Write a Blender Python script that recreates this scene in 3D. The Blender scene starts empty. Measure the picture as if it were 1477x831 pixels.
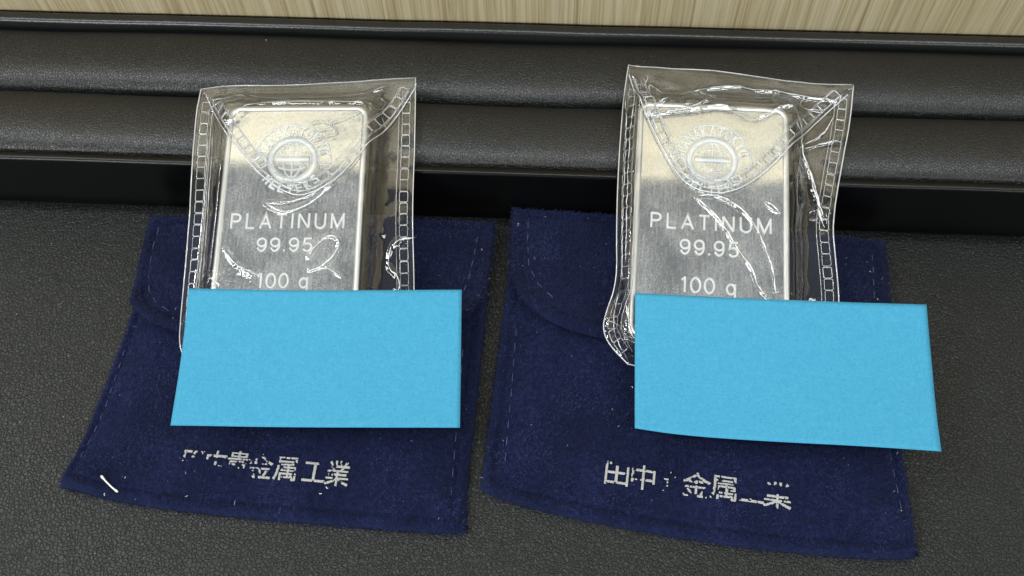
import bpy, math, random
import numpy as np
from mathutils import Matrix, Vector

random.seed(7); RNG = np.random.default_rng(7)
MM = 0.001                                   # everything below is laid out in millimetres
SC = bpy.context.scene
COL = SC.collection

# ------------------------------------------------------------------ camera
PITCH, YAW, ROLL, DIST, FPX = math.radians(61), math.radians(-6), math.radians(-3), 190.0, 1390.0
_f = np.array([math.sin(YAW)*math.cos(PITCH), math.cos(YAW)*math.cos(PITCH), -math.sin(PITCH)])
_r = np.array([math.cos(YAW), -math.sin(YAW), 0.0]); _u = np.cross(_r, _f)
CR = _r*math.cos(ROLL) + _u*math.sin(ROLL); CU = -_r*math.sin(ROLL) + _u*math.cos(ROLL)
CO = -_f*DIST
cam_data = bpy.data.cameras.new('camera'); cam = bpy.data.objects.new('camera', cam_data); COL.objects.link(cam)
cam.matrix_world = Matrix(((CR[0], CU[0], -_f[0], CO[0]*MM), (CR[1], CU[1], -_f[1], CO[1]*MM),
                           (CR[2], CU[2], -_f[2], CO[2]*MM), (0, 0, 0, 1)))
cam_data.sensor_width = 36; cam_data.lens = FPX/1477*36
cam_data.clip_start = 0.01; cam_data.clip_end = 50
SC.camera = cam

# ------------------------------------------------------------------ light
world = bpy.data.worlds.new('World'); SC.world = world; world.use_nodes = True
bg = world.node_tree.nodes['Background']; bg.inputs[0].default_value = (0.93, 0.97, 1.0, 1); bg.inputs[1].default_value = 0.33
def area(name, loc, target, sx, sy, power, col=(0.96, 1.0, 1.005)):
    d = bpy.data.lights.new(name, 'AREA'); d.shape = 'RECTANGLE'; d.size = sx; d.size_y = sy; d.energy = power; d.color = col
    o = bpy.data.objects.new(name, d); COL.objects.link(o); o.location = loc
    o.rotation_euler = (Vector(target)-Vector(loc)).to_track_quat('-Z', 'Y').to_euler(); return o
area('ceiling_lamp', (-1.25, 0.33, 1.50), (0, 0, 0), 0.26, 0.20, 14)
area('ceiling_panel_lamp', (-1.08, -0.20, 1.50), (-0.1, 0, 0), 0.20, 1.00, 17)
area('ceiling_panel_lamp', (0.98, -0.15, 1.50), (0, 0, 0), 0.18, 1.00, 9)
area('ceiling_panel_lamp', (-0.05, -0.52, 1.50), (0, 0, 0), 1.70, 0.20, 30)
area('added_wall_fill', (-0.90, -1.50, 0.62), (0, 0.05, 0.02), 0.90, 0.45, 38)  # added pair of low fill lamps, no window there; brightens the wood wall
area('added_wall_fill', (0.95, -1.50, 0.62), (0, 0.05, 0.02), 0.90, 0.45, 15)
SC.view_settings.view_transform = 'Standard'; SC.view_settings.look = 'None'
SC.view_settings.exposure = -0.8; SC.view_settings.gamma = 1; SC.view_settings.use_curve_mapping = False
SC.cycles.max_bounces = 14; SC.cycles.transparent_max_bounces = 24; SC.cycles.use_denoising = True

# ------------------------------------------------------------------ helpers: layout
def ray(x, y): return _f + CR*(x-738.5)/FPX - CU*(y-415.5)/FPX
def at_z(x, y, z=0.0):
    d = ray(x, y); return CO + d*(z-CO[2])/d[2]
class Frame:
    """A tilted local frame: u across, v up the slope, w out of the face."""
    def __init__(s, o, tilt, yaw, bank=0.0):
        t, a = math.radians(tilt), math.radians(yaw)
        s.o = np.array(o, float)
        s.ex = np.array([math.cos(a), math.sin(a), 0]); h = np.array([-math.sin(a), math.cos(a), 0])
        s.ey = h*math.cos(t) + np.array([0, 0, math.sin(t)]); s.ez = np.cross(s.ex, s.ey)
        b = math.radians(bank); ex = s.ex*math.cos(b) + s.ez*math.sin(b); s.ez = s.ez*math.cos(b) - s.ex*math.sin(b); s.ex = ex
    def uv(s, x, y, w=0.0):
        d = ray(x, y); p0 = s.o + s.ez*w
        p = CO + d*((p0-CO) @ s.ez)/(d @ s.ez) - s.o
        return np.array([p @ s.ex, p @ s.ey])
    def uvs(s, pts, w=0.0): return np.array([s.uv(x, y, w) for x, y in pts])
    def world(s, P):
        P = np.asarray(P, float); return s.o + P[..., 0:1]*s.ex + P[..., 1:2]*s.ey + P[..., 2:3]*s.ez
def resample(P, n, smooth=0):
    P = np.asarray(P, float)
    for _ in range(smooth):
        Q = [P[0]]
        for a, b in zip(P[:-1], P[1:]): Q += [a*.75+b*.25, a*.25+b*.75]
        Q.append(P[-1]); P = np.array(Q)
    d = np.r_[0, np.cumsum(np.linalg.norm(np.diff(P, axis=0), axis=1))]
    t = np.linspace(0, d[-1], n)
    return np.stack([np.interp(t, d, P[:, k]) for k in range(P.shape[1])], -1)
def coons(bottom, top, left, right, nu, nv):
    """bottom/top run left to right, left/right run bottom to top; grid [nv, nu, dim]"""
    B, T, L, R = resample(bottom, nu, 2), resample(top, nu, 2), resample(left, nv, 2), resample(right, nv, 2)
    s = np.linspace(0, 1, nu)[None, :, None]; t = np.linspace(0, 1, nv)[:, None, None]
    return ((1-t)*B[None] + t*T[None] + (1-s)*L[:, None] + s*R[:, None]
            - ((1-s)*(1-t)*B[0] + s*(1-t)*B[-1] + (1-s)*t*T[0] + s*t*T[-1]))
def vnoise(X, Y, scale, seed=0):
    """smooth value noise in [-1,1] on arrays"""
    g = np.random.default_rng(seed).uniform(-1, 1, (64, 64))
    x, y = X/scale, Y/scale; i, j = np.floor(x).astype(int), np.floor(y).astype(int)
    fx, fy = x-i, y-j; fx = fx*fx*(3-2*fx); fy = fy*fy*(3-2*fy)
    G = lambda a, b: g[a % 64, b % 64]
    return (G(i, j)*(1-fx)+G(i+1, j)*fx)*(1-fy) + (G(i, j+1)*(1-fx)+G(i+1, j+1)*fx)*fy
def sstep(a, b, x):
    t = np.clip((x-a)/(b-a), 0, 1); return t*t*(3-2*t)
def seg_dist(X, Y, pl):
    D = np.full(X.shape, 1e9)
    for a, b in zip(pl[:-1], pl[1:]):
        d = b-a; L = max(d @ d, 1e-12); t = np.clip(((X-a[0])*d[0]+(Y-a[1])*d[1])/L, 0, 1)
        D = np.minimum(D, np.hypot(X-a[0]-t*d[0], Y-a[1]-t*d[1]))
    return D

# ------------------------------------------------------------------ helpers: objects
def thing(name, loc, label, cat, group=None):
    o = bpy.data.objects.new(name, None); COL.objects.link(o); o.empty_display_size = 0.005
    o.location = Vector(loc)*MM; o['label'] = label; o['category'] = cat
    if group: o['group'] = group
    return o
def obj(name, V, F, mat, parent=None, smooth=True, label=None, cat=None, kind=None, group=None, attr=None):
    """One mesh object; V in world millimetres, placed at its parent's origin or at its own centre."""
    V = np.asarray(V, float)
    org = np.array(parent.location)/MM if parent and parent.parent is None else V.mean(0)
    if parent and parent.parent is not None: org = np.array(parent.matrix_world.translation)/MM
    me = bpy.data.meshes.new(name)
    if isinstance(F, np.ndarray) and F.ndim == 2:
        k = F.shape[1]; W = ((V-org)*MM).astype(np.float32)
        me.vertices.add(len(W)); me.vertices.foreach_set('co', W.ravel())
        me.loops.add(F.size); me.loops.foreach_set('vertex_index', F.astype(np.int32).ravel())
        me.polygons.add(len(F)); me.polygons.foreach_set('loop_start', np.arange(0, F.size, k, dtype=np.int32))
        me.polygons.foreach_set('loop_total', np.full(len(F), k, np.int32))
        me.update(calc_edges=True)
    else:
        me.from_pydata(((V-org)*MM).tolist(), [], [list(map(int, f)) for f in F]); me.update()
    if smooth: me.polygons.foreach_set('use_smooth', [True]*len(me.polygons))
    if attr is not None:
        a = me.attributes.new('tone', 'FLOAT', 'POINT'); a.data.foreach_set('value', np.asarray(attr, np.float32))
    if mat: me.materials.append(mat)
    o = bpy.data.objects.new(name, me); COL.objects.link(o)
    if parent: o.parent = parent
    else: o.location = Vector(org)*MM
    for k_, v_ in (('label', label), ('category', cat), ('kind', kind), ('group', group)):
        if v_: o[k_] = v_
    return o
def quads(nv, nu, off=0):
    i = np.arange(nv*nu).reshape(nv, nu)
    return np.stack([i[:-1, :-1], i[:-1, 1:], i[1:, 1:], i[1:, :-1]], -1).reshape(-1, 4)+off
def slab(P, Q):
    """closed slab between two grids of equal shape (P on top)"""
    nv, nu = P.shape[:2]; n = nv*nu
    V = np.concatenate([P.reshape(-1, 3), Q.reshape(-1, 3)]); F = [quads(nv, nu), quads(nv, nu, n)[:, ::-1]]
    i = np.arange(n).reshape(nv, nu); ring = np.r_[i[0, :-1], i[:-1, -1], i[-1, :0:-1], i[:0:-1, 0]]
    nx = np.roll(ring, -1); F.append(np.stack([ring, ring+n, nx+n, nx], -1)); return V, np.concatenate(F)
def tube(pl, r, k=6, closed=False):
    P = np.asarray(pl, float); n = len(P)
    T = (np.roll(P, -1, 0)-np.roll(P, 1, 0)) if closed else np.gradient(P, axis=0)
    T /= np.maximum(np.linalg.norm(T, axis=1, keepdims=True), 1e-9)
    A = np.cross(T, [0.13, -0.31, 0.94]); A /= np.maximum(np.linalg.norm(A, axis=1, keepdims=True), 1e-9); B = np.cross(T, A)
    r = np.broadcast_to(np.asarray(r, float), (n,))
    th = np.arange(k)*2*math.pi/k
    V = P[:, None] + r[:, None, None]*(np.cos(th)[None, :, None]*A[:, None] + np.sin(th)[None, :, None]*B[:, None])
    i = np.arange(n*k).reshape(n, k); j = np.roll(i, -1, 1)
    if closed: i2, j2 = np.roll(i, -1, 0), np.roll(j, -1, 0); F = np.stack([i, j, j2, i2], -1).reshape(-1, 4)
    else: F = np.stack([i[:-1], j[:-1], j[1:], i[1:]], -1).reshape(-1, 4)
    return V.reshape(-1, 3), F
def join(parts):
    V, F, n = [], [], 0
    for v, f in parts: V.append(v); F.append(np.asarray(f)+n); n += len(v)
    return np.concatenate(V), np.concatenate(F)
def extrude_profile(prof, x0, x1, nx, closed=False):
    xs = np.linspace(x0, x1, nx); prof = np.asarray(prof, float)
    P = np.stack([np.broadcast_to(xs[:, None], (nx, len(prof))), np.broadcast_to(prof[None, :, 0], (nx, len(prof))),
                  np.broadcast_to(prof[None, :, 1], (nx, len(prof)))], -1)
    return P
def text_mesh(body, size=1.0, spacing=1.0, extrude=0.0, bevel=0.0, offset=0.0):
    c = bpy.data.curves.new('lettering', 'FONT'); c.body = body; c.size = size; c.space_character = spacing
    c.extrude = extrude; c.bevel_depth = bevel; c.bevel_resolution = 1; c.offset = offset; c.resolution_u = 4
    o = bpy.data.objects.new('lettering', c); COL.objects.link(o)
    dg = bpy.context.evaluated_depsgraph_get(); me = bpy.data.meshes.new_from_object(o.evaluated_get(dg))
    V = np.array([v.co[:] for v in me.vertices]).reshape(-1, 3); F = [tuple(p.vertices) for p in me.polygons]
    COL.objects.unlink(o); bpy.data.objects.remove(o); bpy.data.curves.remove(c); bpy.data.meshes.remove(me)
    return V, F

# ------------------------------------------------------------------ materials
class NT:
    def __init__(s, name):
        s.m = bpy.data.materials.new(name); s.m.use_nodes = True; s.t = s.m.node_tree; s.t.nodes.clear()
        s.out = s.t.nodes.new('ShaderNodeOutputMaterial')
    def n(s, kind, _v=None, **kw):
        nd = s.t.nodes.new('ShaderNode'+kind)
        for k, v in kw.items(): setattr(nd, k, v)
        for k, v in (_v or {}).items():
            if hasattr(v, 'is_output'): s.t.links.new(v, nd.inputs[k])
            else: nd.inputs[k].default_value = v
        return nd
    def co(s, scale=(1, 1, 1), rot=(0, 0, 0)):
        tc = s.n('TexCoord'); return s.n('Mapping', {'Vector': tc.outputs['Object'], 'Scale': scale, 'Rotation': rot}).outputs[0]
    def ramp(s, fac, stops):
        r = s.n('ValToRGB', {'Fac': fac}); e = r.color_ramp.elements
        while len(e) < len(stops): e.new(0.5)
        for x, (p, c) in zip(e, stops): x.position = p; x.color = (*c, 1) if len(c) == 3 else c
        return r.outputs[0]
    def math(s, op, a, b=0.0, c=None):
        v = {0: a, 1: b}
        if c is not None: v[2] = c
        return s.n('Math', v, operation=op).outputs[0]
    def bsdf(s, **kw):
        b = s.n('BsdfPrincipled', {k.replace('_', ' '): v for k, v in kw.items()}); s.t.links.new(b.outputs[0], s.out.inputs[0]); return b
def leather(name, cell, base, crack, rough, dist, soft=0.16, spec=0.5):
    t = NT(name); co = t.co((1000,)*3)
    nz = t.n('TexNoise', {'Vector': co, 'Scale': 0.9/cell, 'Detail': 3.0})
    wob = t.n('VectorMath', {0: nz.outputs['Color'], 1: (0.55*cell,)*3}, operation='MULTIPLY')
    p = t.n('VectorMath', {0: co, 1: wob.outputs[0]}, operation='ADD').outputs[0]
    vo = t.n('TexVoronoi', {'Vector': p, 'Scale': 1/cell}, feature='DISTANCE_TO_EDGE').outputs['Distance']
    v2 = t.n('TexVoronoi', {'Vector': p, 'Scale': 0.43/cell}, feature='DISTANCE_TO_EDGE').outputs['Distance']
    big = t.n('TexNoise', {'Vector': co, 'Scale': 0.06, 'Detail': 3.0}).outputs[0]
    e = t.n('MapRange', {0: vo, 1: 0.0, 2: soft, 3: 0.0, 4: 1.0}, interpolation_type='SMOOTHSTEP').outputs[0]
    e2 = t.n('MapRange', {0: v2, 1: 0.0, 2: soft*.7, 3: 0.55, 4: 1.0}, interpolation_type='SMOOTHSTEP').outputs[0]
    ee = t.math('MULTIPLY', e, e2)
    fine = t.n('TexNoise', {'Vector': co, 'Scale': 6.0, 'Detail': 2.0}).outputs[0]
    h = t.math('ADD', ee, t.math('MULTIPLY', fine, 0.25))
    h = t.math('ADD', h, t.math('MULTIPLY', t.n('TexNoise', {'Vector': co, 'Scale': 0.5, 'Detail': 2.0}).outputs[0], 0.6))
    bump = t.n('Bump', {'Height': h, 'Strength': 1.0, 'Distance': dist*MM}).outputs[0]
    col = t.ramp(ee, [(0.0, crack), (0.75, base)])
    col = t.n('Mix', {0: t.math('MULTIPLY', big, 0.5), 6: col, 7: (base[0]*1.5, base[1]*1.45, base[2]*1.35, 1)}, data_type='RGBA').outputs[2]
    ro = t.math('ADD', t.math('ADD', rough-0.14, t.math('MULTIPLY', fine, 0.12)), t.math('MULTIPLY', big, 0.18))
    t.bsdf(Base_Color=col, Roughness=ro, Normal=bump, **{'Specular IOR Level': spec}); return t.m
M_FLOOR = leather('floor_leather', 0.70, (0.008, 0.0092, 0.009), (0.0022, 0.0045, 0.004), 0.44, 0.10, spec=0.40)
M_ROLL = leather('roll_leather', 0.54, (0.0065, 0.007, 0.0075), (0.0025, 0.003, 0.003), 0.34, 0.045)
def plain(name, col, rough, metal=0.0, spec=0.5, bump=None):
    t = NT(name); kw = dict(Base_Color=(*col, 1), Roughness=rough, Metallic=metal)
    kw['Specular IOR Level'] = spec
    if bump:
        nz = t.n('TexNoise', {'Vector': t.co((1000,)*3), 'Scale': bump[0], 'Detail': 4.0}).outputs[0]
        kw['Normal'] = t.n('Bump', {'Height': nz, 'Strength': 1.0, 'Distance': bump[1]*MM}).outputs[0]
    t.bsdf(**kw); return t.m
M_RIM = plain('rim_leatherette', (0.012, 0.012, 0.012), 0.30, bump=(1.6, 0.06))
M_STEP = plain('step_lacquer', (0.002, 0.002, 0.002), 0.30, spec=0.25, bump=(1.5, 0.03))
def wood():
    t = NT('oak_laminate')
    a = t.n('TexNoise', {'Vector': t.co((850, 1, 6)), 'Scale': 1.0, 'Detail': 5.0, 'Roughness': 0.6, 'Distortion': 0.15}).outputs[0]
    b = t.n('TexNoise', {'Vector': t.co((2200, 1, 40)), 'Scale': 1.0, 'Detail': 4.0}).outputs[0]
    c = t.n('TexNoise', {'Vector': t.co((60, 1, 4)), 'Scale': 1.0, 'Detail': 3.0}).outputs[0]
    m = t.math('ADD', t.math('MULTIPLY', a, 0.6), t.math('MULTIPLY', b, 0.4))
    l = t.n('TexNoise', {'Vector': t.co((420, 1, 6)), 'Scale': 1.0, 'Detail': 4.0, 'Roughness': 0.55, 'Distortion': 0.6}).outputs[0]
    l = t.math('ABSOLUTE', t.math('SUBTRACT', l, 0.5)); l = t.n('MapRange', {0: l, 1: 0.0, 2: 0.03, 3: 1.0, 4: 0.0}).outputs[0]
    l = t.math('MULTIPLY', l, t.n('MapRange', {0: b, 1: .4, 2: .6, 3: 0.0, 4: 1.0}).outputs[0])
    col = t.ramp(m, [(0.37, (0.40, 0.29, 0.13)), (0.46, (0.68, 0.55, 0.31)), (0.54, (0.83, 0.71, 0.45)), (0.63, (0.89, 0.80, 0.57))])
    col = t.n('Mix', {0: t.math('MULTIPLY', c, 0.45), 6: col, 7: (0.78, 0.65, 0.38, 1)}, data_type='RGBA').outputs[2]
    col = t.n('Mix', {0: t.math('MULTIPLY', l, 0.75), 6: col, 7: (0.36, 0.26, 0.11, 1)}, data_type='RGBA').outputs[2]
    bump = t.n('Bump', {'Height': m, 'Strength': 0.6, 'Distance': 0.12*MM}).outputs[0]
    t.bsdf(Base_Color=col, Roughness=0.55, Normal=bump); return t.m
M_WOOD = wood()
def felt(name):
    t = NT(name); co = t.co((1000,)*3)
    n1 = t.n('TexNoise', {'Vector': co, 'Scale': 1.1, 'Detail': 6.0, 'Roughness': 0.75}).outputs[0]
    n2 = t.n('TexNoise', {'Vector': co, 'Scale': 0.13, 'Detail': 3.0}).outputs[0]
    m = t.math('ADD', t.math('MULTIPLY', n1, 0.72), t.math('MULTIPLY', n2, 0.28))
    col = t.ramp(m, [(0.38, (0.002, 0.0038, 0.018)), (0.52, (0.0055, 0.0085, 0.038)), (0.66, (0.015, 0.021, 0.076))])
    bump = t.n('Bump', {'Height': n1, 'Strength': 1.0, 'Distance': 0.6*MM}).outputs[0]
    b = t.bsdf(Base_Color=col, Roughness=0.95, Normal=bump, Sheen_Weight=0.12, Sheen_Roughness=0.5, Sheen_Tint=(0.25, 0.35, 0.8, 1))
    b.inputs['Specular IOR Level'].default_value = 0.1; return t.m
M_FELT = felt('navy_felt')
def nap():
    t = NT('navy_nap'); a = t.n('Attribute', attribute_name='tone').outputs['Fac']
    col = t.ramp(a, [(0.0, (0.002, 0.0038, 0.018)), (0.6, (0.0070, 0.0108, 0.045)), (0.97, (0.030, 0.040, 0.118)), (1.0, (0.22, 0.25, 0.36))])
    b = t.bsdf(Base_Color=col, Roughness=0.9); b.inputs['Specular IOR Level'].default_value = 0.33; return t.m
M_NAP = nap()
M_STITCH = plain('stitch_thread', (0.055, 0.07, 0.165), 0.8, spec=0.2)
M_PRINT = plain('worn_silver_print', (0.42, 0.415, 0.40), 0.6, bump=(3.0, 0.1))
M_LINT = plain('lint_fibre', (0.75, 0.74, 0.70), 0.8)
M_RIMM = plain('platinum_rim', (0.80, 0.785, 0.75), 0.38, metal=0.9, bump=(6.0, 0.02))
def metal_field():
    t = NT('platinum_field'); co = t.co((1000,)*3)
    n1 = t.n('TexNoise', {'Vector': co, 'Scale': 4.5, 'Detail': 3.0, 'Roughness': 0.7}).outputs[0]
    n2 = t.n('TexNoise', {'Vector': t.co((1000, 1000, 1000), (0, 0, 0.7)), 'Scale': 0.5, 'Detail': 2.0}).outputs[0]
    sc = t.n('TexNoise', {'Vector': t.co((3500, 260, 400), (0, 0, 0.75)), 'Scale': 1.0, 'Detail': 3.0}).outputs[0]
    h = t.math('ADD', n1, t.math('ADD', t.math('MULTIPLY', n2, 0.35), t.math('MULTIPLY', sc, 1.6)))
    bump = t.n('Bump', {'Height': h, 'Strength': 1.0, 'Distance': 0.0022*MM}).outputs[0]
    sp = t.n('TexNoise', {'Vector': co, 'Scale': 3.4, 'Detail': 4.0, 'Roughness': 0.8}).outputs[0]
    br = t.n('TexNoise', {'Vector': t.co((2600, 330, 400), (0, 0, 0.8)), 'Scale': 1.0, 'Detail': 4.0, 'Roughness': 0.7}).outputs[0]
    cl = t.n('TexNoise', {'Vector': co, 'Scale': 0.14, 'Detail': 2.0}).outputs[0]
    sa = t.math('ADD', t.math('MULTIPLY', sp, 0.55), t.math('ADD', t.math('MULTIPLY', br, 0.30), t.math('MULTIPLY', cl, 0.30)))
    fac = t.n('MapRange', {0: sa, 1: 0.46, 2: 0.74, 3: 0.04, 4: 0.50}).outputs[0]
    mir = t.n('BsdfGlossy', {'Color': (0.655, 0.66, 0.655, 1), 'Roughness': 0.03, 'Normal': bump})
    bump2 = t.n('Bump', {'Height': t.math('ADD', sp, br), 'Strength': 1.0, 'Distance': 0.03*MM}).outputs[0]
    sat = t.n('BsdfGlossy', {'Color': (0.76, 0.765, 0.76, 1), 'Roughness': 0.52, 'Normal': bump2})
    mx = t.n('MixShader', {0: fac, 1: mir.outputs[0], 2: sat.outputs[0]}); t.t.links.new(mx.outputs[0], t.out.inputs[0]); return t.m
M_FIELD = metal_field()
M_EMBLEM = plain('platinum_emblem', (0.86, 0.86, 0.84), 0.50, metal=0.30, bump=(7.0, 0.02))
M_FROST = plain('platinum_frosted', (0.88, 0.87, 0.845), 0.50, metal=0.35, bump=(7.0, 0.02))
M_SIDE = plain('platinum_side', (0.74, 0.72, 0.69), 0.28, metal=1.0, bump=(2.0, 0.03))
def film(name, haze, rough=0.06, gain=1.6, tint=(0.985, 0.99, 0.99)):
    t = NT(name); co = t.co((1000,)*3)
    nz = t.n('TexNoise', {'Vector': co, 'Scale': 0.35, 'Detail': 3.0, 'Roughness': 0.6}).outputs[0]
    bump = t.n('Bump', {'Height': nz, 'Strength': 1.0, 'Distance': 0.02*MM}).outputs[0]
    fr = t.n('Fresnel', {'IOR': 1.5, 'Normal': bump}).outputs[0]
    fac = t.n('Math', {0: fr, 1: gain}, operation='MULTIPLY', use_clamp=True).outputs[0]
    tr = t.n('BsdfTransparent', {'Color': (*tint, 1)}); gl = t.n('BsdfGlossy', {'Color': (1, 1, 1, 1), 'Roughness': rough, 'Normal': bump})
    df = t.n('BsdfDiffuse', {'Color': (0.8, 0.82, 0.84, 1), 'Normal': bump})
    m1 = t.n('MixShader', {0: haze, 1: tr.outputs[0], 2: df.outputs[0]})
    m2 = t.n('MixShader', {0: fac, 1: m1.outputs[0], 2: gl.outputs[0]})
    t.t.links.new(m2.outputs[0], t.out.inputs[0]); return t.m
M_FILM = film('clear_vinyl', 0.006)
M_WELD = film('welded_vinyl', 0.33, 0.14, 3.0)
M_GLARE = film('vinyl_painted_glare', 0.55, 0.12, 4.0)  # whitened film, the glare is put into its colour
M_CUT = film('vinyl_cut_edge', 0.50, 0.12, 3.0)
def paper():
    t = NT('blue_note_paper'); co = t.co((1000,)*3)
    f1 = t.n('TexNoise', {'Vector': t.co((2600, 600, 800), (0, 0, 0.5)), 'Scale': 1.0, 'Detail': 4.0, 'Distortion': 1.5}).outputs[0]
    f2 = t.n('TexNoise', {'Vector': t.co((700, 2600, 800), (0, 0, 0.3)), 'Scale': 1.0, 'Detail': 4.0, 'Distortion': 1.5}).outputs[0]
    g = t.n('TexNoise', {'Vector': co, 'Scale': 2.6, 'Detail': 6.0, 'Roughness': 0.75}).outputs[0]
    m = t.math('ADD', t.math('MULTIPLY', g, 0.5), t.math('ADD', t.math('MULTIPLY', f1, 0.25), t.math('MULTIPLY', f2, 0.25)))
    col = t.ramp(m, [(0.32, (0.031, 0.200, 0.340)), (0.50, (0.043, 0.252, 0.400)), (0.68, (0.070, 0.308, 0.455))])
    bump = t.n('Bump', {'Height': m, 'Strength': 0.6, 'Distance': 0.05*MM}).outputs[0]
    b = t.bsdf(Base_Color=col, Roughness=0.8, Normal=bump); b.inputs['Specular IOR Level'].default_value = 0.2; return t.m
M_NOTE = paper()

# ------------------------------------------------------------------ the setting
def box(x0, x1, y0, y1, z0, z1):
    V = np.array([(x, y, z) for z in (z0, z1) for y in (y0, y1) for x in (x0, x1)], float)
    return V, np.array([(0, 2, 3, 1), (4, 5, 7, 6), (0, 1, 5, 4), (2, 6, 7, 3), (0, 4, 6, 2), (1, 3, 7, 5)])
WALL_H = 215
V, F = box(-700, 700, 54.6, 76, -20, WALL_H); obj('wall', V, F, M_WOOD, None, False, kind='structure')
V, F = box(-700, 700, -500, 54.3, -26, -4); obj('desk', V, F, M_WOOD, None, False, kind='structure')

# ------------------------------------------------------------------ the tray
tray = thing('jewellery_tray', (0, 0, -4), 'black leather display tray with two padded rolls along its back edge, under everything else', 'tray')
TX0, TX1, TY0 = -210, 210, -130
xs = np.linspace(TX0, TX1, 106); ys = np.linspace(TY0, 16.4, 60); X, Y = np.meshgrid(xs, ys)
Zf = 0.10*vnoise(X, Y, 22, 3) + 0.05*vnoise(X, Y, 9, 4)
V, F = slab(np.stack([X, Y, Zf-0.15], -1), np.stack([X, Y, Zf*0-3.9], -1)); obj('base_panel', V, F, M_FLOOR, tray)
# raised block at the back: step face with a rounded lip
prof = [(16.4, -3.9), (16.4, 14.4)] + [(17.2-0.8*math.cos(a), 14.4+0.8*math.sin(a)) for a in np.linspace(0.2, math.pi*.5, 6)] + [(18.0, 15.15), (18.4, 14.6), (18.5, 12.6)]
P = extrude_profile(prof, TX0, TX1, 60); P[..., 2] += 0.08*vnoise(P[..., 0], P[..., 2], 30, 9)*(P[..., 2] > 3); P[..., 1] += 0.08*vnoise(P[..., 0], P[..., 2], 17, 10)*(P[..., 2] > 3)
obj('step_face', P.reshape(-1, 3), quads(60, len(prof))[:, ::-1], M_STEP, tray)
def roll(c, hw, top, bot):
    a = np.linspace(math.pi*1.08, -0.08*math.pi, 40)
    prof = np.stack([c+hw*np.sign(np.cos(a))*np.abs(np.cos(a))**0.92, bot+(top-bot)*np.sign(np.sin(a))*np.abs(np.sin(a))**0.85], -1)
    P = extrude_profile(prof, TX0, TX1, 160)
    P[..., 2] += 0.34*vnoise(P[..., 0], P[..., 1], 34, int(c)) + 0.05*vnoise(P[..., 0], P[..., 1], 7, int(c)+1)
    obj('padded_roll', P.reshape(-1, 3), quads(160, len(prof))[:, ::-1], M_ROLL, tray)
roll(26.3, 8.1, 17.0, 12.0); roll(43.0, 8.4, 17.0, 12.0)
def rail(y0, y1, zt, zb, x0, x1, nx=80):
    r = 0.9; pr = [(y0, zb)] + [(y0+r-r*math.cos(a), zt-r+r*math.sin(a)) for a in np.linspace(0, math.pi/2, 6)] + \
        [(y1-r+r*math.sin(a), zt-r+r*math.cos(a)) for a in np.linspace(0, math.pi/2, 6)] + [(y1, zb)]
    P = extrude_profile(pr, x0, x1, nx); w = 0.07*vnoise(P[..., 0], P[..., 2]*0, 15, 21)
    P[..., 1] += w; P[..., 2] += w*0.6; return P.reshape(-1, 3), quads(nx, len(pr))[:, ::-1]
V1 = rail(51.3, 54.1, 16.8, -3.9, TX0-4, TX1+4)
V2 = rail(TY0-3, TY0, 16.8, -3.9, TX0-4, TX1+4)
def swap(vf, xoff): v, f = vf; v = v[:, [1, 0, 2]].copy(); v[:, 0] += xoff; return v, f[:, ::-1]
V3 = swap(rail(0, 3, 16.8, -3.9, TY0-2.5, 53.5), TX0-3.5); V4 = swap(rail(0, 3, 16.8, -3.9, TY0-2.5, 53.5), TX1+0.5)
V, F = join([V1, V2, V3, V4]); obj('rim', V, F, M_RIM, tray)

# ------------------------------------------------------------------ felt pouches
def fibres(P, n, length, rng, edge=0.0):
    """n short fibres standing on the grid P; returns verts, tris, tone"""
    nv, nu = P.shape[:2]
    j = rng.uniform(0, nv-1.001, n); i = rng.uniform(0, nu-1.001, n)
    ne = int(n*edge); side = rng.integers(0, 4, ne)
    j[:ne] = np.where(side == 0, 0.02, np.where(side == 1, nv-1.02, j[:ne])); i[:ne] = np.where(side == 2, 0.02, np.where(side == 3, nu-1.02, i[:ne]))
    j0, i0 = j.astype(int), i.astype(int); fj, fi = (j-j0)[:, None], (i-i0)[:, None]
    B = (P[j0, i0]*(1-fi)+P[j0, i0+1]*fi)*(1-fj) + (P[j0+1, i0]*(1-fi)+P[j0+1, i0+1]*fi)*fj
    du, dv = P[j0, i0+1]-P[j0, i0], P[j0+1, i0]-P[j0, i0]
    N = np.cross(du, dv); N /= np.maximum(np.linalg.norm(N, axis=1, keepdims=True), 1e-9)
    a = rng.uniform(0, 2*math.pi, n); T = np.stack([np.cos(a), np.sin(a), np.zeros(n)], -1)
    L = length*rng.uniform(0.4, 1.3, n)[:, None]; d = N*rng.uniform(0.15, 0.7, n)[:, None] + T*rng.uniform(0.3, 1.0, n)[:, None]
    W = np.cross(d, N); W /= np.maximum(np.linalg.norm(W, axis=1, keepdims=True), 1e-9); W *= 0.045
    mid = B + d*L*0.6 + N*0.05; tip = B + d*L + T[:, [1, 0, 2]]*L*0.15
    V = np.stack([B-W-N*.05, B+W-N*.05, mid+W*.8, mid-W*.8, tip], 1).reshape(-1, 3); k = np.arange(n)[:, None]*5
    F = np.concatenate([k+[0, 1, 2], k+[0, 2, 3], k+[3, 2, 4]]); tone = np.clip(rng.uniform(0, 0.85, n)**1.2*(1+0.30*vnoise(B[:, 0], B[:, 1], 6.5, 61)+0.15*vnoise(B[:, 0], B[:, 1], 2.2, 62)), 0, .95); tone[rng.uniform(size=n) < 0.0012] = 1.0
    return V, F, np.repeat(tone, 5)
def zlook(P, x, y):
    d = (P[..., 0]-x)**2+(P[..., 1]-y)**2; return P.reshape(-1, 3)[np.argmin(d)][2]
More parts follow.
